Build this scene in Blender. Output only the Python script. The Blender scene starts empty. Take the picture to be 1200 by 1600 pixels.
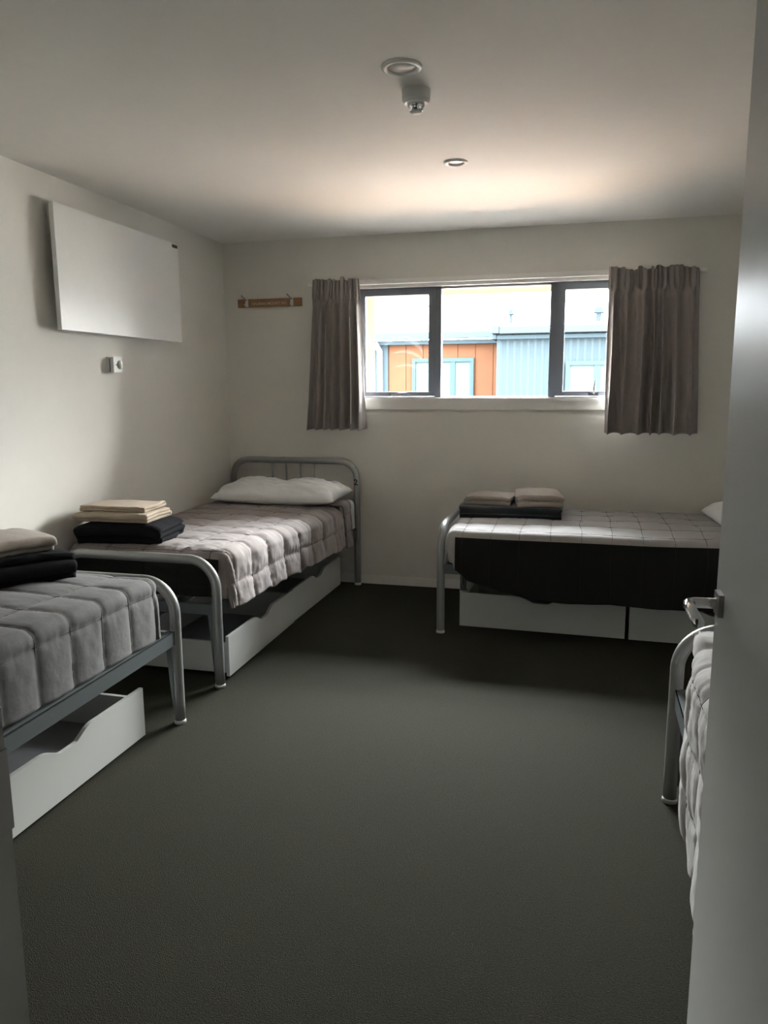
import bpy, bmesh, math, random
import numpy as np
from mathutils import Vector, Matrix
PI = math.pi
SC = bpy.context.scene
COL = SC.collection
random.seed(4)

# ---------------------------------------------------------------- camera
YAW, PITCH, ROLL, FPX = 0.25102361, 0.16446891, -0.00517339, 1182.96
cam_d = bpy.data.cameras.new('camera')
cam = bpy.data.objects.new('camera', cam_d); COL.objects.link(cam)
fwd = Vector((-math.sin(YAW)*math.cos(PITCH), math.cos(YAW)*math.cos(PITCH), -math.sin(PITCH)))
rgt = Vector((math.cos(YAW), math.sin(YAW), 0)); upv = rgt.cross(fwd)
r2 = rgt*math.cos(ROLL) + upv*math.sin(ROLL); u2 = -rgt*math.sin(ROLL) + upv*math.cos(ROLL)
mw = Matrix((r2, u2, -fwd)).transposed().to_4x4(); mw.translation = (0, 0, 1.4)
cam.matrix_world = mw
cam_d.sensor_fit = 'VERTICAL'; cam_d.sensor_height = 36; cam_d.sensor_width = 27
cam_d.lens = FPX/1600*36; cam_d.clip_start = 0.02; cam_d.clip_end = 200
SC.camera = cam

# ---------------------------------------------------------------- world, sun, exposure
W = bpy.data.worlds.new('world'); SC.world = W; W.use_nodes = True
nt = W.node_tree; nt.nodes.clear()
out = nt.nodes.new('ShaderNodeOutputWorld'); bg = nt.nodes.new('ShaderNodeBackground')
tc = nt.nodes.new('ShaderNodeTexCoord'); sx = nt.nodes.new('ShaderNodeSeparateXYZ')
cr = nt.nodes.new('ShaderNodeValToRGB')
cr.color_ramp.elements[0].position = 0.35; cr.color_ramp.elements[0].color = (.42, .415, .405, 1)      # overcast: brighter overhead
cr.color_ramp.elements[1].position = 0.85; cr.color_ramp.elements[1].color = (0.92, 0.96, 1.0, 1)
nt.links.new(tc.outputs['Generated'], sx.inputs[0]); nt.links.new(sx.outputs['Z'], cr.inputs[0])
nt.links.new(cr.outputs[0], bg.inputs[0]); bg.inputs[1].default_value = 33.0
nt.links.new(bg.outputs[0], out.inputs[0])

# overcast daylight: no sun
pd = bpy.data.lights.new('window_portal', 'AREA'); po = bpy.data.objects.new('window_portal', pd); COL.objects.link(po)
pd.shape = 'RECTANGLE'; pd.size = 1.86; pd.size_y = 0.74; pd.cycles.is_portal = True
po.location = (-0.56, 5.27, 1.69); po.rotation_euler = (-PI/2, 0, 0)

SC.view_settings.view_transform = 'Standard'; SC.view_settings.look = 'None'
SC.view_settings.exposure = 3.55; SC.view_settings.gamma = 1; SC.view_settings.use_curve_mapping = False

# ---------------------------------------------------------------- materials
def mat(name, col, rough=.6, metal=0, noise=0, nscale=20, bump=0, bscale=200, spec=.5, coat=0, detail=3, dist=.002, sheen=0, stretch=None, ior=1.5):
    m = bpy.data.materials.new(name); m.use_nodes = True
    n = m.node_tree; b = n.nodes['Principled BSDF']
    b.inputs['Base Color'].default_value = (*col, 1); b.inputs['Roughness'].default_value = rough
    b.inputs['Metallic'].default_value = metal; b.inputs['Specular IOR Level'].default_value = spec
    b.inputs['IOR'].default_value = ior
    b.inputs['Coat Weight'].default_value = coat; b.inputs['Sheen Weight'].default_value = sheen
    t = n.nodes.new('ShaderNodeTexCoord'); src = t.outputs['Object']
    if stretch:
        mp = n.nodes.new('ShaderNodeMapping'); mp.inputs['Scale'].default_value = stretch
        n.links.new(src, mp.inputs[0]); src = mp.outputs[0]
    nz = n.nodes.new('ShaderNodeTexNoise'); nz.inputs['Scale'].default_value = nscale; nz.inputs['Detail'].default_value = detail
    n.links.new(src, nz.inputs['Vector'])
    mx = n.nodes.new('ShaderNodeMix'); mx.data_type = 'RGBA'
    k = noise or .02
    mx.inputs['A'].default_value = (*[c*(1-k) for c in col], 1); mx.inputs['B'].default_value = (*[min(1, c*(1+k)) for c in col], 1)
    n.links.new(nz.outputs[0], mx.inputs['Factor']); n.links.new(mx.outputs['Result'], b.inputs['Base Color'])
    if bump:
        n2 = n.nodes.new('ShaderNodeTexNoise'); n2.inputs['Scale'].default_value = bscale; n2.inputs['Detail'].default_value = 4
        n.links.new(src, n2.inputs['Vector'])
        bp = n.nodes.new('ShaderNodeBump'); bp.inputs['Strength'].default_value = bump; bp.inputs['Distance'].default_value = dist
        n.links.new(n2.outputs[0], bp.inputs['Height']); n.links.new(bp.outputs[0], b.inputs['Normal'])
    return m

M = dict(
 wall=mat('wall_paint', (.79, .765, .71), .62, bump=.08, bscale=220, dist=.001),
 ceil=mat('ceiling_paint', (.84, .82, .78), .7, bump=.05, bscale=200, dist=.001),
 trim=mat('white_trim', (.88, .87, .84), .38),
 carpet=mat('carpet', (.037, .0355, .0265), .9, noise=.55, nscale=170, bump=1, bscale=300, dist=.004, spec=.05, detail=6),
 door=mat('door_enamel', (.56, .57, .56), .30, spec=.5, ior=1.10),
 jamb=mat('jamb_enamel', (.50, .51, .47), .35),
 steel=mat('silver_powder_coat', (.34, .345, .345), .34, metal=.4, noise=.05, nscale=60),
 rail=mat('grey_rail_steel', (.15, .17, .175), .38, metal=.45),
 chrome=mat('satin_chrome', (.66, .66, .68), .22, metal=1),
 polished=mat('polished_chrome', (.85, .86, .9), .06, metal=1),
 dchrome=mat('dull_steel', (.35, .34, .33), .35, metal=1),
 plastic=mat('white_plastic', (.74, .74, .71), .35),
 wplastic=mat('glide_plastic', (.70, .70, .68), .4),
 black=mat('black_plastic', (.012, .012, .014), .4),
 badge=mat('badge_grey', (.07, .055, .045), .4),
 drawer=mat('drawer_white', (.58, .585, .56), .42, spec=.4),
 drawin=mat('drawer_inner', (.22, .22, .23), .5),
 melamine=mat('heater_panel_white', (.88, .88, .86), .33),
 quiltp=mat('quilt_pinkish_grey', (.265, .225, .215), .82, noise=.05, nscale=8, bump=.25, bscale=70, dist=.004, spec=.2, sheen=.2),
 quiltd=mat('quilt_charcoal', (.12, .117, .116), .8, noise=.06, nscale=8, bump=.25, bscale=60, dist=.004, spec=.2, sheen=.15),
 quiltg=mat('quilt_mid_grey', (.36, .345, .335), .82, noise=.05, nscale=8, bump=.25, bscale=60, dist=.004, spec=.2, sheen=.2),
 thread_shade=mat('seam_thread_shade', (.022, .020, .019), .9),  # near-black colour carries the shade of the sunk seams
 sheet=mat('sheet_white', (.72, .73, .74), .75, bump=.15, bscale=60, dist=.003),
 pillow=mat('pillowcase_white', (.90, .91, .92), .7, bump=.2, bscale=25, dist=.006),
 mattress=mat('mattress_ticking', (.50, .50, .48), .8),
 blanket=mat('black_fleece', (.012, .012, .014), .95, bump=.5, bscale=300, dist=.003, spec=.1),
 blanketb=mat('navy_grey_fleece', (.030, .036, .042), .95, bump=.5, bscale=300, dist=.003, spec=.1, sheen=.5),
 towelb=mat('beige_towel', (.46, .37, .28), .95, noise=.12, nscale=90, bump=.7, bscale=350, dist=.003, spec=.1, sheen=.2),
 towelg=mat('taupe_towel', (.36, .315, .275), .95, noise=.12, nscale=90, bump=.7, bscale=350, dist=.003, spec=.1, sheen=.2),
 curt=mat('curtain_taupe', (.37, .335, .32), .85, noise=.06, nscale=200, bump=.2, bscale=500, dist=.001, spec=.2, sheen=.1),
 lining=mat('curtain_lining', (.75, .74, .72), .85),
 alu=mat('window_aluminium', (.17, .185, .22), .34, metal=.3),
 wood=mat('rimu_wood', (.34, .19, .085), .5, noise=.35, nscale=12, stretch=(1, 8, 8)),
 letter=mat('cream_lettering', (.62, .54, .45), .6),
 orange=mat('orange_cladding', (.0165, .0080, .0048), .8, spec=0, noise=.12, nscale=6),
 orangeh=mat('orange_hood_paint', (.036, .019, .012), .8, spec=0),
 roof=mat('white_roof_steel', (.06, .06, .061), .8, spec=0),
 facia=mat('pale_blue_steel', (.0075, .0108, .0132), .8, spec=0),
 corr=mat('corrugated_blue_steel', (.0078, .0108, .0128), .8, spec=0),
 quiltx=mat('quilt_near_black', (.022, .021, .020), .9, spec=.1),
 roofvent=mat('roof_vent_blue', (.0065, .0085, .0105), .8, spec=0),
 nframe=mat('outside_window_frame', (.0065, .0105, .0118), .8, spec=0),
 nglass=mat('outside_window_pane', (.0115, .0155, .0162), .8, spec=0),
 nbounce=mat('bounce_wall_white', (.25, .24, .225), .8, spec=0),
 gapm=mat('flashing_shadow_gap', (.008, .008, .0085), .8, spec=0),
 concrete=mat('outdoor_paving', (.068, .041, .024), .8, noise=.1, nscale=4),
 hall=mat('hall_paint', (.30, .29, .27), .7),
)
# clear glass: mostly transparent with a faint reflection
g = bpy.data.materials.new('window_glass'); g.use_nodes = True; n = g.node_tree; n.nodes.clear()
o_ = n.nodes.new('ShaderNodeOutputMaterial'); mx = n.nodes.new('ShaderNodeMixShader'); tr = n.nodes.new('ShaderNodeBsdfTransparent')
gl = n.nodes.new('ShaderNodeBsdfGlossy'); gl.inputs['Roughness'].default_value = .02
fr = n.nodes.new('ShaderNodeFresnel'); fr.inputs[0].default_value = 1.45; tr.inputs[0].default_value = (.95, .97, .97, 1)
n.links.new(fr.outputs[0], mx.inputs[0]); n.links.new(tr.outputs[0], mx.inputs[1]); n.links.new(gl.outputs[0], mx.inputs[2]); n.links.new(mx.outputs[0], o_.inputs[0])
M['glass'] = g
# smear on the glass: a thin veil of dried cleaning streaks
g = bpy.data.materials.new('glass_smear'); g.use_nodes = True; n = g.node_tree; n.nodes.clear()
o_ = n.nodes.new('ShaderNodeOutputMaterial'); mx = n.nodes.new('ShaderNodeMixShader'); tr = n.nodes.new('ShaderNodeBsdfTransparent')
df = n.nodes.new('ShaderNodeBsdfTranslucent'); df.inputs[0].default_value = (.8, .85, .9, 1); mx.inputs[0].default_value = .012
n.links.new(tr.outputs[0], mx.inputs[1]); n.links.new(df.outputs[0], mx.inputs[2]); n.links.new(mx.outputs[0], o_.inputs[0])
M['smear'] = g

# ---------------------------------------------------------------- helpers
def obj(name, bm, m, parent=None, smooth=False, bevel=0, seg=2):
    me = bpy.data.meshes.new(name)
    if bevel: bmesh.ops.bevel(bm, geom=[e for e in bm.edges if e.calc_face_angle(0) > .5], offset=bevel, segments=seg, affect='EDGES', profile=.5)
    bmesh.ops.recalc_face_normals(bm, faces=bm.faces)
    bm.to_mesh(me); bm.free()
    o = bpy.data.objects.new(name, me); COL.objects.link(o)
    if m: me.materials.append(m)
    if smooth:
        for p in me.polygons: p.use_smooth = True
    if parent: o.parent = parent
    return o
def box(bm, a, b, mi=0):
    (x0, y0, z0), (x1, y1, z1) = a, b
    v = [bm.verts.new(c) for c in ((x0,y0,z0),(x1,y0,z0),(x1,y1,z0),(x0,y1,z0),(x0,y0,z1),(x1,y0,z1),(x1,y1,z1),(x0,y1,z1))]
    for f in ((0,3,2,1),(4,5,6,7),(0,1,5,4),(1,2,6,5),(2,3,7,6),(3,0,4,7)):
        bm.faces.new([v[i] for i in f]).material_index = mi
    return bm
def bx(a, b): return box(bmesh.new(), a, b)
def tube(bm, pts, r, n=20, cap=True):
    pts = [Vector(p) for p in pts]; rings = []
    t0 = (pts[1]-pts[0]).normalized()
    nrm = t0.orthogonal().normalized()
    for i, p in enumerate(pts):
        t = (pts[min(i+1, len(pts)-1)]-pts[max(i-1, 0)]).normalized()
        nrm = (nrm - t*nrm.dot(t)).normalized(); bn = t.cross(nrm)
        rr = r[i] if isinstance(r, (list, tuple)) else r
        rings.append([bm.verts.new(p + (nrm*math.cos(2*PI*k/n) + bn*math.sin(2*PI*k/n))*rr) for k in range(n)])
    for a, b in zip(rings, rings[1:]):
        for k in range(n): bm.faces.new((a[k], a[(k+1) % n], b[(k+1) % n], b[k]))
    if cap: bm.faces.new(rings[0][::-1]); bm.faces.new(rings[-1])
    return bm
def lathe(bm, prof, origin, axis='Z', n=40):
    rings = []
    for r, h in prof:
        ring = []
        for k in range(n):
            a = 2*PI*k/n; c, s = r*math.cos(a), r*math.sin(a)
            v = {'Z': (c, s, h), 'X': (h, c, s), 'Y': (c, h, s)}[axis]
            ring.append(bm.verts.new(Vector(origin)+Vector(v)))
        rings.append(ring)
    for a, b in zip(rings, rings[1:]):
        for k in range(n): bm.faces.new((a[k], a[(k+1) % n], b[(k+1) % n], b[k]))
    if prof[0][0] > 1e-6: bm.faces.new(rings[0][::-1])
    if prof[-1][0] > 1e-6: bm.faces.new(rings[-1])
    bmesh.ops.remove_doubles(bm, verts=bm.verts, dist=1e-6)
    return bm
def prism(bm, poly, axis, a, b):
    def P(u, v, w): return {'Y': (u, w, v), 'X': (w, u, v), 'Z': (u, v, w)}[axis]
    A = [bm.verts.new(P(u, v, a)) for u, v in poly]; B = [bm.verts.new(P(u, v, b)) for u, v in poly]
    bm.faces.new(A); bm.faces.new(B[::-1])
    for i in range(len(poly)):
        j = (i+1) % len(poly); bm.faces.new((A[i], B[i], B[j], A[j]))
    return bm
def grid_obj(name, P, m, parent=None, smooth=True):
    nu, nv = P.shape[:2]; me = bpy.data.meshes.new(name)
    idx = np.arange(nu*nv).reshape(nu, nv)
    f = np.stack([idx[:-1, :-1], idx[1:, :-1], idx[1:, 1:], idx[:-1, 1:]], -1).reshape(-1, 4)
    me.from_pydata(P.reshape(-1, 3).tolist(), [], f.tolist()); me.validate()
    if smooth: me.polygons.foreach_set('use_smooth', [True]*len(me.polygons))
    me.materials.append(m); o = bpy.data.objects.new(name, me); COL.objects.link(o)
    if parent: o.parent = parent
    return o
def vnoise(x, y, seed=0):
    xi, yi = np.floor(x).astype(np.int64), np.floor(y).astype(np.int64); fx, fy = x-xi, y-yi
    fx = fx*fx*(3-2*fx); fy = fy*fy*(3-2*fy)
    def h(a, b):
        q = (a*374761393 + b*668265263 + seed*974634777) & 0xffffffff
        q = ((q ^ (q >> 13))*1274126177) & 0xffffffff
        return ((q ^ (q >> 16)) & 0xffff)/65535.0*2-1
    return (h(xi, yi)*(1-fx)+h(xi+1, yi)*fx)*(1-fy) + (h(xi, yi+1)*(1-fx)+h(xi+1, yi+1)*fx)*fy
def thing(name, label, cat, loc=(0, 0, 0), rz=0, group=None):
    o = bpy.data.objects.new(name, None); COL.objects.link(o); o.empty_display_size = .1
    o.location = loc; o.rotation_euler = (0, 0, rz); return tag(o, label, cat, group)
def tag(o, label, cat, group=None):
    o['label'] = label; o['category'] = cat
    if group: o['group'] = group
    return o
def struct(name, bm, m, **k):
    o = obj(name, bm, m, **k); o['kind'] = 'structure'; return o
def text_bm(s, size, depth, bold=0):
    c = bpy.data.curves.new('lettering', 'FONT'); c.body = s; c.size = size; c.extrude = depth; c.offset = bold
    c.align_x = 'CENTER'; c.align_y = 'CENTER'; c.resolution_u = 3
    o = bpy.data.objects.new('lettering', c); COL.objects.link(o)
    bpy.context.view_layer.update()
    me = bpy.data.meshes.new_from_object(o.evaluated_get(bpy.context.evaluated_depsgraph_get()))
    bm = bmesh.new(); bm.from_mesh(me)
    bpy.data.objects.remove(o); bpy.data.curves.remove(c); bpy.data.meshes.remove(me)
    return bm

# ---------------------------------------------------------------- room shell
XL, XR, YB, YF, H = -2.48, 1.31, 5.115, 0.61, 2.40
WX0, WX1, WZ0, WZ1 = -1.495, 0.375, 1.318, 2.062     # window opening
struct('floor', bx((XL-.12, -1.6, -.08), (XR+.12, YB+.19, 0)), M['carpet'])
struct('ceiling', bx((XL-.12, YF-.16, H), (XR+.12, YB+.19, H+.1)), M['ceil'])
struct('wall_left', bx((XL-.12, YF, 0), (XL, YB+.19, H)), M['wall'])
struct('wall_right', bx((XR, YF, 0), (XR+.12, YB+.19, H)), M['wall'])
bm = bmesh.new()
box(bm, (XL, YB, 0), (XR, YB+.19, WZ0)); box(bm, (XL, YB, WZ1), (XR, YB+.19, H))
box(bm, (XL, YB, WZ0), (WX0, YB+.19, WZ1)); box(bm, (WX1, YB, WZ0), (XR, YB+.19, WZ1))
struct('wall_back', bm, M['wall'])
JX0, JX1 = -0.567, 0.312                              # doorway
bm = bmesh.new()
box(bm, (XL, YF-.14, 0), (JX0-.03, YF, H)); box(bm, (JX1+.03, YF-.14, 0), (XR, YF, H)); box(bm, (JX0-.03, YF-.14, 2.06), (JX1+.03, YF, H))
struct('wall_front', bm, M['wall'])
# hallway behind the doorway
bm = bmesh.new(); box(bm, (XL-.12, -1.7, 0), (XR+.12, -1.6, H)); box(bm, (XL-.12, -1.6, 0), (XL-.02, YF-.14, H)); box(bm, (XR+.02, -1.6, 0), (XR+.12, YF-.14, H))
struct('wall_hall', bm, M['hall'])
struct('ceiling_hall', bx((XL-.12, -1.7, H), (XR+.12, YF-.16, H+.1)), M['hall'])
# door jambs with stop
bm = bmesh.new()
box(bm, (JX0-.03, YF-.145, 0), (JX0, YF+.006, 2.06)); box(bm, (JX0-.001, YF-.145, 0), (JX0+.013, YF-.042, 2.045))
struct('trim_1', bm, M['jamb'], bevel=.0015)
bm = bmesh.new()
box(bm, (JX1, YF-.145, 0), (JX1+.03, YF+.006, 2.06)); box(bm, (JX0, YF-.145, 2.035), (JX1, YF+.006, 2.06))
struct('trim_2', bm, M['jamb'], bevel=.0015)
sp = tag(obj('strike_plate', bx((JX0-.0005, YF-.034, .94), (JX0+.0015, YF+.008, 1.03)), M['dchrome'], bevel=.0004), 'small dull steel strike plate on the left door jamb', 'strike plate')
# baseboards
def skirting(name, a, b):
    struct(name, bx(a, b), M['trim'], bevel=.004)
skirting('baseboard_back', (XL, YB-.012, 0), (XR, YB, .060))
skirting('baseboard_left', (XL, YF, 0), (XL+.012, YB-.012, .060))
skirting('baseboard_right', (XR-.012, YF, 0), (XR, YB-.012, .060))
skirting('baseboard_front', (XL+.012, YF, 0), (JX0-.05, YF+.012, .060))

# ---------------------------------------------------------------- window
win = bpy.data.objects.new('window_1', None); COL.objects.link(win); win['kind'] = 'structure'
FY0, FY1 = YB+.055, YB+.115
k = FY0/YB                                             # plane offset scale for positions taken on the wall plane
def fx(x): return x*k
def fz(z): return 1.4+(z-1.4)*k
m1a, m1b, m2a, m2b = fx(-.993), fx(-.912), fx(-.202), fx(-.122)
bot, top = WZ0, WZ1
bm = bmesh.new()
box(bm, (WX0, FY0, bot), (WX1, FY1, fz(1.330))); box(bm, (WX0, FY0, fz(2.036)), (WX1, FY1, top))
box(bm, (WX0, FY0, bot), (WX0+.02, FY1, top)); box(bm, (WX1-.02, FY0, bot), (WX1, FY1, top))
box(bm, (m1b-.045, FY0, bot), (m1b, FY1, top)); box(bm, (m2a, FY0, bot), (m2a+.045, FY1, top))
obj('window_frame', bm, M['alu'], win, bevel=.002)
def sash(x0, x1, px0, px1):
    z0, z1 = fz(1.333), fz(2.034); pz0, pz1 = fz(1.362), fz(2.001)
    b = bmesh.new(); y0, y1 = FY0-.012, FY0+.03
    box(b, (x0, y0, z0), (x1, y1, pz0)); box(b, (x0, y0, pz1), (x1, y1, z1)); box(b, (x0, y0, pz0), (px0, y1, pz1)); box(b, (px1, y0, pz0), (x1, y1, pz1))
    s = obj('sash', b, M['alu'], win, bevel=.002)
    obj('pane', bx((px0, FY0+.008, pz0), (px1, FY0+.012, pz1)), M['glass'], s)
    return s
s1 = sash(WX0+.018, m1b-.043, WX0+.048, m1a-.001)
s3 = sash(m2a+.043, WX1-.018, m2b+.012, WX1-.06)
obj('pane', bx((m1b, FY0+.02, fz(1.33)), (m2a, FY0+.024, fz(2.036))), M['glass'], win)
obj('outer_sill', bx((WX0, FY1-.01, WZ0-.004), (WX1, YB+.215, WZ0+.004)), M['alu'], win)  # dark sill and reveals added to cut daylight bounced onto the ceiling
for xx in (WX0, WX1-.004): obj('outer_reveal', bx((xx, FY1, WZ0+.004), (xx+.004, YB+.19, WZ1)), M['alu'], win)
obj('outer_head', bx((WX0, FY1, WZ1-.004), (WX1, YB+.19, WZ1)), M['alu'], win)
# dried wiping smears on the left and middle panes
def arc(cx, cz, r, a0, a1, w, y):
    b = bmesh.new(); n_ = 24; A = []; B = []
    for i in range(n_+1):
        a = math.radians(a0+(a1-a0)*i/n_); ww = w*math.sin(PI*(i+.3)/(n_+.6))
        A.append(b.verts.new((cx+(r-ww)*math.cos(a), y, cz+(r-ww)*math.sin(a)*.8))); B.append(b.verts.new((cx+(r+ww)*math.cos(a), y, cz+(r+ww)*math.sin(a)*.8)))
    for i in range(n_): b.faces.new((A[i], A[i+1], B[i+1], B[i]))
    return b
for (cx, cz, r, a0, a1, w) in ((-1.20, 1.60, .15, 5, 150, .022), (-1.19, 1.50, .17, 30, 120, .014), (-1.17, 1.44, .13, 20, 130, .010)):
    obj('smear', arc(cx, cz, r, a0, a1, w, FY0+.0065), M['smear'], s1)
# casement stays / latches
for (x, ang) in ((-1.235, 10), (.085, 84)):
    b = bmesh.new(); box(b, (x-.03, FY0-.018, fz(1.334)), (x+.03, FY0-.012, fz(1.352)))
    a = math.radians(ang); L = .085
    tube(b, [(x, FY0-.022, fz(1.346)), (x+L*.5*math.cos(a), FY0-.03, fz(1.346)+L*.5*math.sin(a)), (x+L*math.cos(a), FY0-.03, fz(1.346)+L*math.sin(a))], [.006, .006, .0045], 10)
    obj('latch', b, M['chrome'], s1 if ang == 10 else s3, bevel=.0005)
# reveal lining, sill nosing and apron, head architrave
bm = bmesh.new(); t = .004
box(bm, (WX0, YB, WZ1-t), (WX1, FY0, WZ1)); box(bm, (WX0, YB, WZ0), (WX0+t, FY0, WZ1)); box(bm, (WX1-t, YB, WZ0), (WX1, FY0, WZ1))
struct('trim_3', bm, M['trim'])
struct('trim_4', box(bx((WX0-.0, YB-.022, 1.302), (WX1+.0, FY0, 1.322)), (WX0-.0, YB-.014, 1.244), (WX1+.0, YB, 1.302)), M['trim'], bevel=.004)
bm = bx((WX0-.0, YB-.014, 2.062), (WX1+.0, YB, 2.110)); box(bm, (WX0, YB-.020, 2.052), (WX1, YB, 2.064))
struct('trim_5', bm, M['trim'], bevel=.003)

# ---------------------------------------------------------------- outside: hood around the window, paving, neighbouring building
bm = bmesh.new()
HY = 5.66
box(bm, (WX0-.10, HY-.03, WZ1-.005), (WX1+.6, HY, WZ1+.15))                    # front beam
box(bm, (WX0-.04, YB+.191, 1.0), (WX0+.001, 5.575, WZ1+.15))                    # left return
box(bm, (WX0-.04, 5.575, WZ1+.02), (WX0-.002, HY-.031, WZ1+.149))
hood = tag(obj('window_hood', bm, M['orangeh'], bevel=.004), 'orange painted hood projecting outside around the window', 'window hood')
struct('ground_outside', bx((-30, YB+.19, -.6), (30, 60, -.45)), M['concrete'])
nb = thing('neighbouring_building', 'pale blue building with white roof seen through the window', 'building', (-1.27, 12, -.45))
def W2(o): return o      # parts below are placed in world metres, then parented with an offset
OFF = Vector((-1.27, 12, -.45))
def npart(name, bm, m, parent=None, **kk):
    if parent is None:
        bmesh.ops.translate(bm, verts=bm.verts, vec=-OFF); return obj(name, bm, m, nb, **kk)
    bmesh.ops.translate(bm, verts=bm.verts, vec=-OFF); return obj(name, bm, m, parent, **kk)
YN, YL = 12.0, 13.1
# corrugated right wall
bm = bmesh.new(); xs = np.arange(-1.25, 6.0, .016); A = []; B = []
for x in xs:
    y = YN+.04+.016*math.cos(2*PI*x/.105); A.append(bm.verts.new((x, y, -.45))); B.append(bm.verts.new((x, y, 2.2)))
for i in range(len(xs)-1): bm.faces.new((A[i], A[i+1], B[i+1], B[i]))
npart('corrugated_wall', bm, M['corr'], smooth=True)
npart('side_wall', bx((-1.27, YN+.02, -.45), (-1.21, YL, 2.2)), M['facia'])
npart('bounce_wall', bx((1.6, YN-.12, -.45), (16, YN+.0, 2.10)), M['nbounce'])  # unseen pale wall added to bounce daylight onto left wall and heater
# left recessed wall of orange boards
bm = bmesh.new(); x = -3.25
while x < -1.3:
    box(bm, (x+.004, YL, -.45), (min(x+.30, -1.27)-.004, YL+.05, 2.15)); x += .302
box(bm, (-3.3, YL+.02, -.45), (-1.27, YL+.06, 2.15))
npart('board_wall', bm, M['orange'])
npart('side_panel', bx((-9, YL-.02, -.45), (-3.27, YL+.05, 2.15)), M['facia'])
npart('downpipe', tube(bmesh.new(), [(-3.40, YL-.08, -.45), (-3.40, YL-.08, 2.0), (-3.45, YL-.2, 2.12)], .05, 12), M['roof'], smooth=True)
# fascias with gutters
bm = bmesh.new()
box(bm, (-9, YL-.22, 2.19), (-1.34, YL-.10, 2.30)); box(bm, (-9, YL-.12, 2.10), (-1.34, YL-.02, 2.175)); 
npart('gutter', bm, M['facia'], bevel=.01)
bm = bmesh.new(); box(bm, (-1.341, YN-.145, 2.185), (-1.225, YL-.101, 2.305)); box(bm, (-1.339, YN-.055, 2.103), (-1.272, YL-.045, 2.177))
npart('gutter', bm, M['facia'], bevel=.01)
bm = bmesh.new(); box(bm, (-1.22, YN-.14, 2.18), (6, YN-.02, 2.29)); box(bm, (-1.268, YN-.05, 2.10), (6, YN+.02, 2.165))
npart('gutter', bm, M['facia'], bevel=.01)
# roof, corrugated along the slope
bm = bmesh.new(); sl = math.tan(math.radians(24))
v = [bm.verts.new(c) for c in ((-9, YL-.2, 2.30), (-1.3, YL-.2, 2.30), (-1.3, YN-.12, 2.29), (6, YN-.12, 2.29), (6, 20, 2.3+(20-12)*sl), (-9, 20, 2.3+(20-12)*sl))]
bm.faces.new([v[0], v[1], v[4], v[5]]); bm.faces.new([v[1], v[2], v[3], v[4]])
rf = npart('roof', bm, M['roof'])
# small shadow gaps below a roof flashing
for (xa, xb, yy) in ((-3.35, .26, 12.95), (0.47, 0.75, 12.95), (-.02, .22, 12.25)):
    x = xa
    while x < xb:
        z = 2.3+(yy-12)*sl
        npart('flashing_gap', bx((x, yy-.012, z), (x+.085, yy+.012, z+.014)), M['gapm'], rf); x += .15
def vent(x, y, w):
    z = 2.29+(y-12)*sl; b = bmesh.new(); box(b, (x-w*.25, y-.05, z-.05), (x+w*.25, y+.05, z+.08)); 
    prism(b, [(x-w*.5, z+.07), (x+w*.5, z+.07), (x+w*.35, z+.15), (x-w*.35, z+.15)], 'Y', y-.08, y+.08)
    npart('roof_vent', b, M['roofvent'], rf)
vent(-1.085, 12.30, .07); vent(.235, 12.28, .15)
# outside windows
def nwin(x0, x1, z0, z1, y, mul):
    b = bmesh.new(); w = .06; box(b, (x0, y-.06, z0), (x0+w, y, z1)); box(b, (x1-w, y-.06, z0), (x1, y, z1)); box(b, (x0+w, y-.055, z1-w), (x1-w, y, z1)); box(b, (x0+w, y-.055, z0), (x1-w, y, z0+w))
    for q in mul: box(b, (q-.04, y-.05, z0+w), (q+.04, y, z1-w))
    f = npart('window', b, M['nframe']); npart('pane', bx((x0+.01, y-.03, z0+.01), (x1-.01, y-.02, z1-.01)), M['nglass'], f)
nwin(-2.83, -1.76, -.35, 1.87, YL, (-2.45, -2.12))
nwin(-.22, 2.1, .4, 1.76, YN, (.24, .75))

# ---------------------------------------------------------------- door leaf
DR = bpy.data.objects.new('door_1', None); COL.objects.link(DR); DR['kind'] = 'structure'
DR.location = (.270, .615, 0)
DL = .835; ang = math.atan2(.015, DL); DR.rotation_euler = (0, 0, ang)     # local +y runs from hinge to latch edge
obj('door_leaf', bx((0, 0, .008), (.038, DL, 2.055)), M['door'], DR, bevel=.0015)
for z in (.25, 1.0, 1.8):
    obj('hinge', tube(bmesh.new(), [(.044, -.004, z-.05), (.044, -.004, z+.05)], .006, 12), M['dchrome'], DR, smooth=True)
hz, hy = 1.018, DL-.050
hd = obj('door_handle', tube(bmesh.new(), [(0, hy, hz), (-.034, hy, hz), (-.046, hy-.001, hz), (-.054, hy-.006, hz), (-.058, hy-.016, hz), (-.058, hy-.03, hz), (-.058, hy-.125, hz)], .0095, 24), M['polished'], DR, smooth=True)
obj('rose', box(bmesh.new(), (-.009, hy-.021, hz-.020), (0.0, hy+.021, hz+.020)), M['dchrome'], hd, bevel=.0015)
obj('latch_plate', bx((.008, DL-.0005, hz-.06), (.03, DL+.0012, hz+.06)), M['dchrome'], DR)

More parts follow.
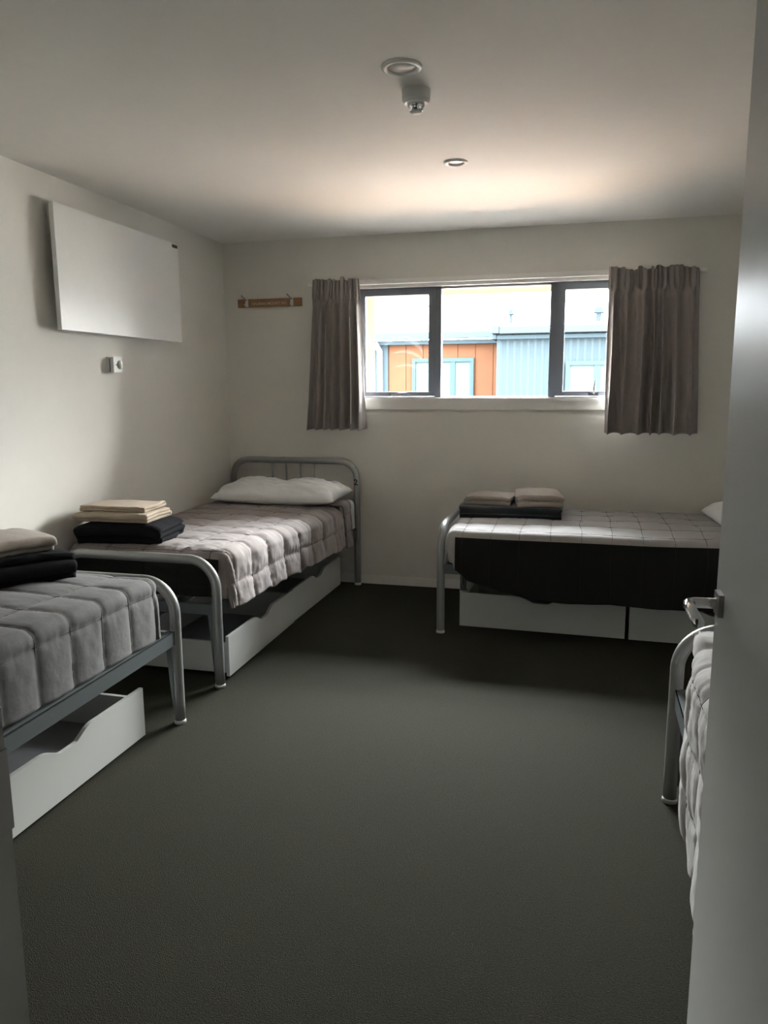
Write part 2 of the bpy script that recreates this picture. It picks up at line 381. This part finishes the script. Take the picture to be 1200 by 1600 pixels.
# ---------------------------------------------------------------- beds
def rot2(p, a): return (p[0]*math.cos(a)-p[1]*math.sin(a), p[0]*math.sin(a)+p[1]*math.cos(a))
def arch(x0, x1, y, ztop, R):
    pts = [(x0, y, 0.012)]
    pts += [(x0, y, z) for z in np.linspace(.1, ztop-R, 5)]
    for i in range(1, 12):
        a = PI - i/12*PI/2; pts.append((x0+R+R*math.cos(a), y, ztop-R+R*math.sin(a)))
    pts += [(x, y, ztop) for x in np.linspace(x0+R, x1-R, 6)]
    for i in range(1, 12):
        a = PI/2 - i/12*PI/2; pts.append((x1-R+R*math.cos(a), y, ztop-R+R*math.sin(a)))
    pts += [(x1, y, z) for z in np.linspace(ztop-R, .1, 5)] + [(x1, y, .012)]
    return pts
def bed(label, loc, rz, f0, f1, h0, h1, L, number=None):
    t = thing('single_bed', label, 'bed', loc, rz, 'tubular steel single beds')
    r = .0225
    def glides(par, x0, x1, y):
        for x in (x0, x1): obj('glide', lathe(bmesh.new(), [(.0, 0), (.0245, 0), (.0245, .010), (.0225, .016), (0, .016)], (x, y, 0)), M['wplastic'], par, smooth=True)
    fb = obj('footboard', tube(bmesh.new(), arch(f0, f1, 0, .612, .135), r, 24), M['steel'], t, smooth=True); glides(fb, f0, f1, 0)
    hb = obj('headboard', tube(bmesh.new(), arch(h0, h1, L, .884, .125), r, 24), M['steel'], t, smooth=True); glides(hb, h0, h1, L)
    mid = (h0+h1)/2
    obj('lower_bar', tube(bmesh.new(), [(h0, L, .50), (h1, L, .50)], .014, 14), M['steel'], hb, smooth=True)
    for i in range(4):
        x = mid + (i-1.5)*.107
        obj('spindle', tube(bmesh.new(), [(x, L, .50), (x, L, .875)], .0085, 12), M['steel'], hb, smooth=True)
    if number:
        b = text_bm(number, .058, .0035, .0016)
        bmesh.ops.rotate(b, verts=b.verts, cent=(0, 0, 0), matrix=Matrix.Rotation(PI/2, 3, 'X'))
        bmesh.ops.translate(b, verts=b.verts, vec=(h1-.001, L-r+.0015, .738))
        o = obj('number_mark', b, M['black'], hb); o['label'] = 'black number 2'
    # rails from foot post to head post (angle iron: upright face plus lip)
    for (xa, xb, s) in ((f0, h0, 1), (f1, h1, -1)):
        b = bmesh.new()
        for (d0, d1, z0, z1) in ((0, .004, .350, .408), (0, .035, .404, .408)):
            pa = [(xa+s*(d0-.006), .012), (xa+s*(d1-.006), .012), (xb+s*(d1-.006), L-.012), (xb+s*(d0-.006), L-.012)]
            prism(b, pa if s > 0 else pa[::-1], 'Z', z0, z1)
        obj('side_rail', b, M['rail'], t)
    b = bx((f0+.02, -.004, .350), (f1-.02, .016, .400)); obj('cross_rail', b, M['rail'], t, bevel=.001)
    for (x, s) in ((f0, 1), (f1, -1)):
        b = prism(bmesh.new(), [(x+s*.018, .352), (x+s*.048, .352), (x+s*.028, .06), (x+s*.018, .06)], 'Y', -.002, .006); obj('gusset', b, M['rail'], t)
    for i in range(9):
        y = .14+i*(L-.28)/8; a = y/L; xa, xb = f0+(h0-f0)*a, f1+(h1-f1)*a
        obj('slat', bx((xa+.05, y-.03, .408), (xb-.05, y+.03, .416)), M['rail'], t)
    return t
# name, placement ----------------------------------------------
BA = (( -2.02, 2.71, 0), PI); BB = ((-2.02, 3.104, 0), 0); BC = ((-.73, 4.585, 0), -PI/2); BD = ((.79, 2.55, 0), PI)
bed('silver tube bed nearest the camera on the left, charcoal quilt on it', *BA, -.43, .43, -.45, .45, 2.0)
bed('silver tube bed in the left back corner with number 2 on its headboard post', *BB, -.415, .42, -.41, .527, 1.956, '2')
bed('silver tube bed lying along the window wall on the right', *BC, -.445, .445, -.465, .465, 1.97)
bed('silver tube bed half hidden behind the open door', *BD, -.445, .445, -.465, .465, 1.93)

def mattress(label, pl, x0, x1, y0, y1, z1, m):
    o = obj('mattress', bx((x0, y0, .417), (x1, y1, z1)), m, bevel=.035, seg=4, smooth=True); o.location = pl[0]; o.rotation_euler = (0, 0, pl[1])
    return tag(o, label, 'mattress', 'single mattresses')
mattress('mattress under the charcoal quilt of the nearest left bed', BA, -.40, .40, .10, 1.95, .625, M['mattress'])
mattress('mattress under the pinkish quilt of the corner bed', BB, -.40, .405, .085, 1.92, .610, M['mattress'])
mattress('mattress under the quilt of the bed along the window wall', BC, -.40, .42, .045, 1.93, .575, M['mattress'])
mattress('mattress under the quilt of the bed behind the door', BD, -.42, .39, .13, 1.88, .605, M['mattress'])

def quilt(label, pl, x0, x1, y0, y1, top, m, DL_, DR_, DF, su, sv, amp=.011, r=.05, du=.009, seed=1, flare=.0, wav=0., wavf=9., pucker=.0016, hemfL=None, hemfR=None, hemfF=None, dark=None, edgeR=None, sag=.012, thick=.010, w=.013, slope=0.):
    """draped quilted cover; local y from foot to head; D* = drops; su / sv = seam positions across / along"""
    a0, a1 = x0+r, x1-r; b0 = y0+r; q = r*PI/2
    U = np.linspace(a0-(DL_-r+q), a1+(DR_-r+q), int((a1-a0+DL_+DR_)/du)); V = np.linspace(b0-(DF-r+q), y1, int((y1-b0+DF)/du))
    U, V = np.meshgrid(U, V, indexing='ij')
    def base(U, V):
        eu = np.maximum(a0-U, 0)+np.maximum(U-a1, 0); s = np.where(U < a0, -1., 1.); ev = np.maximum(b0-V, 0)
        e = np.maximum(eu, ev); th = np.arctan2(ev, np.maximum(eu, 1e-9))
        th = np.where(e < 1e-9, 0, th)
        hx = r*np.sin(np.minimum(e/r, PI/2)); dz = r*(1-np.cos(np.minimum(e/r, PI/2)))
        st = np.maximum(e-q, 0)
        sc = np.ones_like(U)
        if hemfL: sc = np.where((U < a0) & (eu >= ev), hemfL(V), sc)
        if hemfR: sc = np.where((U > a1) & (eu >= ev), hemfR(V), sc)
        if hemfF: sc = np.where(ev > eu, hemfF(U), sc)
        st = st*sc
        h = hx + flare*st + wav*st*np.sin(V*wavf+U*3+1.3*np.sin(V*4.1+seed))
        X = np.clip(U, a0, a1) + h*s*np.cos(th); Y = np.maximum(V, b0) - h*np.sin(th)
        if edgeR: X = X - edgeR(V)*np.clip((U-a1)/q, 0, 1)
        fx_ = (np.clip(U, a0, a1)-a0)/(a1-a0)
        Z = top - dz - st + sag*(1-(2*fx_-1)**2)*(1-np.exp(-np.maximum(V-b0, 0)*6)) - sag*.3 + slope*(V-y0)
        Z = Z + .006*vnoise(U*3.1, V*2.7, seed)
        return np.stack([X, Y, Z], -1)
    P = base(U, V); e = 1e-3
    Tu = base(U+e, V)-base(U-e, V); Tv = base(U, V+e)-base(U, V-e)
    N = np.cross(Tu, Tv); ln = np.linalg.norm(N, axis=-1, keepdims=True)
    C0 = np.array([(x0+x1)/2, (y0+y1)/2, top-.2]); N = np.where(ln > 1e-12, N/np.maximum(ln, 1e-12), 0)
    alt = P-C0; alt[..., 2] *= .2; alt = alt/np.linalg.norm(alt, axis=-1, keepdims=True)
    N = np.where(ln > 1e-9, N, alt); N = np.where((N*(P-C0)).sum(-1, keepdims=True) < 0, -N, N)
    U2 = U + .008*vnoise(U*6, V*6, seed+3); V2 = V + .010*vnoise(U*5, V*5, seed+5)
    da = np.min(np.abs(U2[..., None]-np.array(su)), -1); db = np.min(np.abs(V2[..., None]-np.array(sv)), -1)
    puff = (1-np.exp(-(da/w)))*(1-np.exp(-(db/w)))*(.75+.25*np.minimum(1, da/.06)*np.minimum(1, db/.06))
    pk = pucker*(vnoise(U*18, V*85, seed+7)*np.exp(-da/.05) + vnoise(U*85, V*18, seed+9)*np.exp(-db/.04) + .8*vnoise(U*28, V*32, seed+11) + 1.2*vnoise(U*9, V*13, seed+12))
    P = P + N*(amp*puff + pk - amp*.35)[..., None]
    o = grid_obj('quilt', P, m)
    th_ = bmesh.new()
    def seam(Uc, Vc):
        Uc = np.array(Uc)[:, None]; Vc = np.array(Vc)[:, None]
        Uc, Vc = np.broadcast_arrays(Uc, Vc); b_ = base(Uc, Vc); n_ = np.cross(base(Uc+e, Vc)-base(Uc-e, Vc), base(Uc, Vc+e)-base(Uc, Vc-e))
        l_ = np.linalg.norm(n_, axis=-1, keepdims=True); n_ = n_/np.maximum(l_, 1e-12); n_ = np.where((n_*(b_-C0)).sum(-1, keepdims=True) < 0, -n_, n_)
        da_ = np.min(np.abs((Uc+.008*vnoise(Uc*6, Vc*6, seed+3))[..., None]-np.array(su)), -1); db_ = np.min(np.abs((Vc+.010*vnoise(Uc*5, Vc*5, seed+5))[..., None]-np.array(sv)), -1)
        pk_ = pucker*(vnoise(Uc*18, Vc*85, seed+7)*np.exp(-da_/.05) + vnoise(Uc*85, Vc*18, seed+9)*np.exp(-db_/.04) + .8*vnoise(Uc*28, Vc*32, seed+11) + 1.2*vnoise(Uc*9, Vc*13, seed+12))
        q_ = (b_ + n_*(pk_-amp*.35+.0006)[..., None])[:, 0]
        ok = l_[:, 0, 0] > 1e-9; q_ = q_[ok]
        if len(q_) > 3: tube(th_, [Vector(c) for c in q_], .0013, 5)
    umin, umax, vmin, vmax = U.min(), U.max(), V.min(), V.max()
    for s_ in su:
        vv = np.arange(b0 if (s_ < a0 or s_ > a1) else vmin+.01, vmax-.005, .012); uu = s_-.008*vnoise(vv*0+s_*6, vv*6, seed+3)
        if umin < s_ < umax: seam(uu, vv)
    for s_ in sv:
        uu = np.arange(umin+.01 if s_ > b0 else a0, umax-.01 if s_ > b0 else a1, .012); vv = s_-.010*vnoise(uu*5, uu*0+s_*5, seed+5)
        if vmin < s_ < vmax: seam(uu, vv)
    obj('stitching_shade', th_, M['thread_shade'], o)  # thread lines, darkened to stand for shade down in the seams
    if dark:
        o.data.materials.append(M['quiltx']); mk = dark(U, V)[:-1, :-1].reshape(-1)  # near-black cloth on the faces picked by the mask
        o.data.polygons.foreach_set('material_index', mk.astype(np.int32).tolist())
    md = o.modifiers.new('thickness', 'SOLIDIFY'); md.thickness = thick; md.offset = -1
    o.location = pl[0]; o.rotation_euler = (0, 0, pl[1])
    return tag(o, label, 'quilt', 'quilted bed covers')
ar = lambda a, b, s: list(np.arange(a, b, s))
# nearest left bed: visible long side is local -x... local x is mirrored (rotated 180 degrees)
quilt('charcoal quilted cover tucked tight on the nearest left bed', BA, -.42, .43, .085, 1.96, .660, M['quiltd'], .247, .20, .20,
      su=[-.42-.040, -.235, 0.02, .25, .42], sv=ar(.135, 2, .168), amp=.010, w=.013, seed=2, r=.045, du=.008, pucker=.0012, flare=.02, slope=.012)
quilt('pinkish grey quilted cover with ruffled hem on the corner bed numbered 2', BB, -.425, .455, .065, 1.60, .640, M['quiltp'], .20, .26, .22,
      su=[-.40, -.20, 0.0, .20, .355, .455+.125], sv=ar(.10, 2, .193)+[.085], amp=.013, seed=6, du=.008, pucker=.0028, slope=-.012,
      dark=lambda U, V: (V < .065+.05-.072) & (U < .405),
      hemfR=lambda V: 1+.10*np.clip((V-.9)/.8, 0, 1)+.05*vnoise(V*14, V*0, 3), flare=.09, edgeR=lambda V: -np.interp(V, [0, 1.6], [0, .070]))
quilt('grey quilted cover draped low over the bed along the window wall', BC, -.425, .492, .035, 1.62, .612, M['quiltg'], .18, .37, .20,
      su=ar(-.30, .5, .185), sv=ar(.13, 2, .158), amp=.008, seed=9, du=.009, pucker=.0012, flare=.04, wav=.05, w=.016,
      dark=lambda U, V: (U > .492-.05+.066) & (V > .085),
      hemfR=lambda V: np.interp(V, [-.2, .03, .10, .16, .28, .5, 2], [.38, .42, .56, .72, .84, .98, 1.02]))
quilt('light grey crumpled quilted cover hanging to the floor behind the door', BD, -.43, .468, .10, 1.90, .655, M['quiltg'], .20, .545, .20,
      su=[-.3, -.1, .1, .30, .49, .66, .84], sv=ar(.14, 2.2, .155), amp=.012, seed=12, du=.0085, pucker=.003, flare=-.01, wav=.03, wavf=13, r=.06, edgeR=lambda V: np.interp(V, [.1, .22, .42], [.075, .045, 0]),
      hemfR=lambda V: np.interp(V, [-.2, .1, .16, .3, .50, 2], [.25, .32, .52, .80, 1.0, 1.0])+.03*vnoise(V*9, V*0, 4))

# folded-back corner of quilt and bed sheet showing at the pillow end of the corner bed
def drape(name, pl, x0, x1, y0, y1, top, drop, m, seed=0, r=.04, thick=.006, fl=.02, wob=.003, skew=0.):
    q = r*PI/2; U = np.linspace(x0, x1-r+q+drop-r, 90); V = np.linspace(y0, y1, 50); U, V = np.meshgrid(U, V, indexing='ij')
    e = np.maximum(U-(x1-r), 0); st = np.maximum(e-q, 0)
    tt = (V-y0)/(y1-y0)
    X = np.minimum(U, x1-r)+r*np.sin(np.minimum(e/r, PI/2))+fl*st; Z = top-r*(1-np.cos(np.minimum(e/r, PI/2)))-st*(1-skew*tt)
    P = np.stack([X+wob*vnoise(U*14, V*14, seed), V+st*.15*skew, Z+wob*vnoise(U*20, V*20, seed+2)], -1)
    o = grid_obj(name, P, m); md = o.modifiers.new('t', 'SOLIDIFY'); md.thickness = thick; md.offset = -1
    o.location = pl[0]; o.rotation_euler = (0, 0, pl[1]); return o
tag(drape('bed_sheet', BB, -.42, .515, 1.66, 1.925, .617, .20, M['sheet'], 3), 'white sheet showing beside the pillow of the corner bed', 'bed sheet')
tag(drape('bed_sheet', BC, -.44, .44, 1.60, 1.93, .585, .16, M['sheet'], 4), 'white sheet under the pillow of the bed along the window wall', 'bed sheet')
q2 = quilt('pinkish quilt corner folded back at the pillow of bed number 2', BB, -.30, .530, 1.635, 1.80, .637, M['quiltp'], .03, .315, .02, su=[.3, .42, .60, .72], sv=[1.655, 1.785], amp=.006, r=.045, seed=21, du=.008, thick=.012, flare=.05, pucker=.002, sag=0)
q2.name = 'folded_quilt_corner'; q2['category'] = 'quilt fold'; del q2['group']

# ---------------------------------------------------------------- pillows
def pillow(label, x, y, z, lx, ly, h, rz, seed, tilt=0, dip=.0):
    n_ = 70; u = np.linspace(-1, 1, n_); U, V = np.meshgrid(u, u, indexing='ij')
    prof = np.clip(1-np.abs(U)**3.0, 0, 1)**.42*np.clip(1-np.abs(V)**3.2, 0, 1)**.45
    pin = 1-.05*(1-np.abs(U)**2)*np.abs(V)**3; pin2 = 1-.04*(1-np.abs(V)**2)*np.abs(U)**3
    X = U*lx/2*pin2; Y = V*ly/2*pin
    wr = 1.7*(.008*vnoise(U*3+V*5, V*2.5, seed)*1.3 + .005*vnoise(U*6+V*12, V*4-U*4, seed+1)+.003*vnoise(U*12, V*22+U*9, seed+2))
    top = h*.68*prof*(1-dip*np.exp(-((U+.05)**2/.10+(V-.3)**2/1.5))) + wr*np.clip(prof*1.6, 0, 1); bot = -h*.30*prof**1.2
    me = bpy.data.meshes.new('pillow'); bm = bmesh.new()
    for Z, fl in ((top, 0), (bot, 1)):
        vs = [[bm.verts.new((X[i, j], Y[i, j], Z[i, j])) for j in range(n_)] for i in range(n_)]
        for i in range(n_-1):
            for j in range(n_-1):
                f = (vs[i][j], vs[i+1][j], vs[i+1][j+1], vs[i][j+1]); bm.faces.new(f[::-1] if fl else f)
    bmesh.ops.remove_doubles(bm, verts=bm.verts, dist=1e-5)
    o = obj('pillow', bm, M['pillow'], smooth=True); o.location = (x, y, z+h*.27); o.rotation_euler = (tilt, 0, rz)
    return tag(o, label, 'pillow', 'white pillows')
pillow('white pillow on the corner bed below the spindled headboard', -1.935, 4.775, .632, .86, .46, .165, .02, 5, tilt=.03, dip=.38)
pillow('white pillow tip on the bed along the window wall, beside the door', 1.01, 4.60, .590, .46, .76, .15, .08, 8, dip=.2)

# ---------------------------------------------------------------- folded blankets and towels
def folded(name, label, cat, loc, rz, wx, dy, layers, t, m, seed=0, wob=.004, slump=.0, taper=0., group=None, phase=0, mats=None, puff=0.):
    """one length of cloth folded in a zigzag: seen from the end it shows its layers, from the front its rounded folds"""
    pts = []; 
    for i in range(layers):
        z = t*(i+.5); f = (i+phase) % 2 == 0
        inset = .006*random.random()+taper*i
        ys = np.linspace(-dy/2+inset+t/2, dy/2-inset-t/2, 22); ys = ys if f else ys[::-1]
        for y in ys: pts.append((y, z))
        if i < layers-1:
            ye = ys[-1]; s = 1 if f else -1
            for k_ in range(1, 8):
                a = -PI/2+PI*k_/8; pts.append((ye+s*math.cos(a)*t*.62, z+t/2+math.sin(a)*t/2))
    pts = np.array(pts); nx = 46; u = np.linspace(-1, 1, nx)
    Y = np.repeat(pts[None, :, 0], nx, 0); Z = np.repeat(pts[None, :, 1], nx, 0); U = np.repeat(u[:, None], len(pts), 1)
    lay = np.clip(Z/(t*layers), 0, 1)
    X = U*wx/2*(1-.5*taper*lay) + np.sign(U)*np.abs(U)**6*.010*vnoise(Z*60, Y*8, seed+4)
    ed = 1-np.abs(U)**4*slump/(.02+0*U)*.02
    Z = Z*(1-slump*np.abs(U)**5) * (1+puff*np.cos(Y/dy*PI)*np.cos(U*PI/2)) + wob*lay*vnoise(U*3, Y*9, seed)+wob*.5*lay*vnoise(U*9, Y*22, seed+1)
    Y = Y + wob*vnoise(U*4, Z*40, seed+2)
    P = np.stack([X, Y, Z], -1)
    o = grid_obj(name, P, m); md = o.modifiers.new('t', 'SOLIDIFY'); md.thickness = t*.93; md.offset = 0
    o.location = loc; o.rotation_euler = (0, 0, rz); return tag(o, label, cat, group)
# nearest left bed
ga = math.atan2(.85, .53)
folded('blanket', 'black folded fleece blanket on the charcoal quilt of the nearest left bed', 'blanket', (-2.155, 2.36, .668), ga, .50, .36, 4, .028, M['blanket'], 1, slump=.12, group='folded black blankets', puff=.1)
folded('towel', 'taupe towel on the black blanket of the nearest left bed', 'towel', (-2.165, 2.35, .782), ga+.1, .40, .29, 3, .020, M['towelg'], 3, slump=.15, puff=.15, group='folded towels')
# corner bed
folded('blanket', 'black folded fleece blanket at the foot of the pinkish quilt', 'blanket', (-2.19, 3.35, .640), .12, .44, .30, 3, .035, M['blanket'], 5, slump=.30, group='folded black blankets', puff=.1)
folded('towel', 'lower beige towel of the pair on the corner bed', 'towel', (-2.215, 3.335, .747), .05, .385, .26, 3, .0155, M['towelb'], 7, slump=.05, group='folded towels')
folded('towel', 'upper beige towel of the pair on the corner bed', 'towel', (-2.225, 3.355, .795), .03, .345, .24, 2, .013, M['towelb'], 9, slump=.04, group='folded towels')
# window wall bed
folded('blanket', 'dark folded blanket with grey edge on the window wall bed', 'blanket', (-.385, 4.69, .612), .03, .60, .40, 3, .025, M['blanketb'], 11, slump=.06, group='folded black blankets')
folded('towel', 'small pale folded towel on the left of the dark blanket', 'towel', (-.505, 4.66, .690), -.10, .27, .29, 2, .025, M['towelg'], 13, slump=.12, puff=.08, group='folded towels')
folded('towel', 'larger rolled taupe towel on the right of the dark blanket', 'towel', (-.225, 4.69, .690), .12, .27, .40, 2, .034, M['towelg'], 15, slump=.22, puff=.15, group='folded towels')

# ---------------------------------------------------------------- under-bed drawers
def drawer(label, loc, rz, L, D=.55):
    """front runs along local +x from 0 to L, body goes to local +y; front face at y = 0"""
    t = thing('underbed_drawer', label, 'drawer', loc, rz, 'white drawers under the beds')
    z0, z1 = .012, .212; c = L*.5; w = .135; d = .036
    poly = [(0, z0), (L, z0), (L, z1), (c+w, z1)]
    for i in range(1, 15):
        u = i/15; x = c+w-2*w*u; s = .5-.5*math.cos(2*PI*min(max(u, 0), 1)); poly.append((x, z1-d*min(1, s*1.25)))
    poly += [(c-w, z1), (0, z1)]
    obj('drawer_front', prism(bmesh.new(), poly, 'Y', 0, .016), M['drawer'], t, bevel=.001)
    for x in (.012, L-.028): obj('side_panel', bx((x, .0165, z0+.012), (x+.016, D, z1-.035)), M['drawer'], t)
    obj('back_panel', bx((.012, D, z0+.012), (L-.012, D+.016, z1-.035)), M['drawer'], t)
    obj('base', bx((.028, .0165, z0+.022), (L-.028, D, z0+.03)), M['drawin'], t)
    for x in (.05, L-.05):
        for y in (.05, D-.05):
            obj('castor', lathe(bmesh.new(), [(0, -.009), (.014, -.009), (.016, -.005), (.016, .005), (.014, .009), (0, .009)], (x, y, .016), 'X', 20), M['black'], t, smooth=True)
    return t
drawer('white drawer pulled out under the nearest left bed', (-1.668, 1.640, 0), PI/2-.012, .910)
drawer('white drawer nearest the foot under the corner bed', (-1.600, 3.206, 0), PI/2+.008, .890)
drawer('white drawer nearest the pillow end under the corner bed', (-1.612, 4.104, 0), PI/2-.008, .895)
drawer('white drawer pushed out at the foot of the window wall bed', (-.637, 4.255, 0), -.028, .925)
drawer('white drawer under the window wall bed partly behind the lever door handle', (.308, 4.222, 0), -.02, .90)

# ---------------------------------------------------------------- curtains
def curtain(label, xt0, xt1, xb0, xb1, z0, z1, nf, seed, y=4.995, amp=.05, edge_light=None):
    t = thing('curtain', label, 'curtain', ((xb0+xb1)/2, y, z0), 0, 'pair of pleated curtains')
    rnd = np.random.RandomState(seed); ns, nz = 60*nf//2, 90
    s = np.linspace(0, 1, ns); tt = np.linspace(0, 1, nz); S, T = np.meshgrid(s, tt, indexing='ij')      # T 0 bottom .. 1 top
    # irregular fold phases
    wts = .6+rnd.rand(nf)*.9; cum = np.concatenate([[0], np.cumsum(wts)])/wts.sum()
    ph = np.interp(S + .012*np.sin(T*5+seed)*(1-T), cum, np.arange(nf+1))
    fa = np.interp(ph, np.arange(nf+1), .45+rnd.rand(nf+1)*.75)
    wave = np.cos(2*PI*ph); wave = np.sign(wave)*np.abs(wave)**.75
    head = np.clip((T-.86)/.03, 0, 1); fine = np.sign(np.cos(2*PI*ph*2+seed))*np.abs(np.cos(2*PI*ph*2+seed))**.6*.013 + .008*np.cos(2*PI*ph*1.0) + .006*vnoise(ph*3, T*8, seed)
    grow = .60+.55*(1-T)
    Yv = (wave*amp*fa*grow + .014*vnoise(S*5, T*1.6, seed))*(1-head)+fine*head*(1.3-.3*T)
    Yv = Yv*(1-.55*np.exp(-((T-.86)/.025)**2))
    xt = xt0+(xt1-xt0)*S; xb = xb0+(xb1-xb0)*S; kk = (1-T)**.8
    X = xt*(1-kk)+xb*kk + .010*np.sin(2*PI*ph+.6)*(1-head)*(.6+.6*(1-T)) + .006*np.sin(2*PI*ph*3.5)*head
    Z = z0+(z1-z0)*T + .0 + np.where(T > .98, .016*vnoise(ph*2.6, T*0, seed)+.004*np.cos(2*PI*ph*3.5), 0) + .004*(1-T)*np.cos(2*PI*ph)
    P = np.stack([X-(xb0+xb1)/2, Yv, Z-z0], -1)
    o = grid_obj('panel', P, M['curt'], t); md = o.modifiers.new('t', 'SOLIDIFY'); md.thickness = .003
    P2 = P[3:-3].copy(); P2[..., 1] += .006; P2 = P2[:, 3:-6]
    o = grid_obj('lining', P2, M['lining'], t); md = o.modifiers.new('t', 'SOLIDIFY'); md.thickness = .0015
    if edge_light:
        i0 = int(ns*edge_light); Q = P[i0:i0+3, :].copy(); w_ = .0065
        Q = np.stack([np.stack([P[i0, :, 0]+d, np.minimum(P[i0, :, 1], P[i0+2, :, 1])-.004, P[i0, :, 2]], -1) for d in (0, w_)])
        o = grid_obj('lining_edge', Q[:, 4:-22], M['lining'], t); o['label'] = 'pale lining edge turned outward'
        md = o.modifiers.new('t', 'SOLIDIFY'); md.thickness = .0012
    return t
kc = 4.995/5.115
def cz(z): return 1.4+(z-1.4)*kc
curtain('narrow taupe pleated curtain left of the window', -1.806*kc, -1.482*kc, -1.888*kc, -1.452*kc, cz(1.100), cz(2.120), 7, 3, edge_light=.80)
curtain('wide dark grey pleated curtain right of the window', .150*kc, .676*kc, .152*kc, .725*kc, cz(1.090), cz(2.116), 7, 14, amp=.055)
b = bx((WX0-.33, YB-.062, 2.072), (WX1+.34, YB-.040, 2.094))
for x in (-1.7, -.6, .5): box(b, (x-.01, YB-.045, 2.076), (x+.01, YB, 2.092))
tag(obj('curtain_track', b, M['trim'], bevel=.002), 'white curtain track above the window frame', 'curtain track')

# ---------------------------------------------------------------- wall fittings
t = thing('panel_heater', 'white flat wall panel heater high on the left wall', 'heater', (XL, 3.79, 1.677))
obj('panel', bx((.046, -.572, 0), (.070, .572, .582)), M['melamine'], t, bevel=.002)
for y in (-.4, .4):
    for z in (.1, .48): obj('bracket', bx((0, y-.02, z-.02), (.046, y+.02, z+.02)), M['black'], t)
o = obj('badge', bx((.070, .505, .556), (.0715, .565, .574)), M['badge'], t); o['label'] = 'small dark maker badge in the top corner'
t = thing('thermostat', 'small white thermostat with round knob on the left wall', 'thermostat', (XL, 3.70, 1.523))
obj('backplate', bx((0, -.041, -.041), (.017, .041, .041)), M['plastic'], t, bevel=.003)
obj('gasket', bx((.017, -.037, -.037), (.024, .037, .037)), M['black'], t)
obj('cover', bx((.024, -.041, -.041), (.045, .041, .041)), M['plastic'], t, bevel=.006)
obj('knob', lathe(bmesh.new(), [(.021, .044), (.020, .052), (.014, .057), (0, .059)], (0, .014, 0), 'X'), M['plastic'], t, smooth=True)
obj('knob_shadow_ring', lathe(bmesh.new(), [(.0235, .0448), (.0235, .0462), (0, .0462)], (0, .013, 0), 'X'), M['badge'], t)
obj('indicator', lathe(bmesh.new(), [(.003, .0448), (.003, .0465), (0, .0465)], (0, -.018, 0), 'X', 12), M['black'], t)

t = thing('coat_rack', 'wooden coat rail with two metal hooks left of the window', 'coat rack', (-2.128, YB, 1.981))
obj('board', bx((-.238, -.020, -.028), (.238, 0, .028)), M['wood'], t, bevel=.002)
obj('lettering', (lambda b: (bmesh.ops.rotate(b, verts=b.verts, cent=(0, 0, 0), matrix=Matrix.Rotation(PI/2, 3, 'X')), bmesh.ops.translate(b, verts=b.verts, vec=(0, -.0205, -.005)), b)[2])(text_bm('HAURAKI MOUNT NO', .026, .0005, .0003)), M['letter'], t)
for x in (-.168, .170):
    b = bx((x-.010, -.025, -.026), (x+.010, -.020, .026))
    h = obj('hook', b, M['plastic'], t, bevel=.001)
    obj('hook_arm', tube(bmesh.new(), [(x, -.024, .018), (x-.004, -.045, .028), (x-.016, -.075, .048)], [.004, .004, .005], 10), M['dchrome'], h, smooth=True)
    obj('lower_arm', tube(bmesh.new(), [(x, -.024, -.012), (x, -.045, -.022), (x, -.055, -.010)], .004, 10), M['plastic'], h, smooth=True)

# ---------------------------------------------------------------- ceiling fittings
def downlight(label, x, y, r):
    t = thing('downlight', label, 'ceiling light', (x, y, H), 0, 'recessed ceiling downlights')
    obj('ring', lathe(bmesh.new(), [(r*.70, -.001), (r*.72, -.006), (r*.85, -.009), (r*.97, -.006), (r, -.0005), (r, 0)], (0, 0, 0)), M['trim'], t, smooth=True)
    obj('diffuser', lathe(bmesh.new(), [(0, -.0030), (r*.7, -.0030), (r*.705, -.001)], (0, 0, 0)), M['plastic'], t, smooth=True)
downlight('large round downlight in front of the smoke detector', -.585, 2.535, .0655)
t = thing('downlight', 'small round downlight nearest the window', 'ceiling light', (-.582, 3.607, H), 0, 'recessed ceiling downlights')
obj('ring', lathe(bmesh.new(), [(.034, -.0005), (.036, -.006), (.046, -.010), (.053, -.006), (.0545, -.0005), (.0545, 0)], (0, 0, 0)), M['trim'], t, smooth=True)
obj('lamp_face', lathe(bmesh.new(), [(0, -.0012), (.0345, -.0012), (.0350, -.0005)], (0, 0, 0)), M['dchrome'], t, smooth=True)
t = thing('smoke_detector', 'white smoke detector with shiny tip hanging from the ceiling', 'smoke detector', (-.580, 2.735, H))
obj('base', lathe(bmesh.new(), [(0, 0), (.049, 0), (.049, -.008), (.0485, -.034), (.040, -.044), (0, -.044)], (0, 0, 0)), M['plastic'], t, smooth=False)
obj('chamber', lathe(bmesh.new(), [(.030, -.043), (.031, -.050), (.027, -.056), (.024, -.058), (.023, -.068), (0, -.070)], (0, 0, 0)), M['polished'], t, smooth=True)
obj('lens', lathe(bmesh.new(), [(.0215, -.069), (.019, -.073), (0, -.075)], (0, 0, 0)), M['plastic'], t, smooth=True)
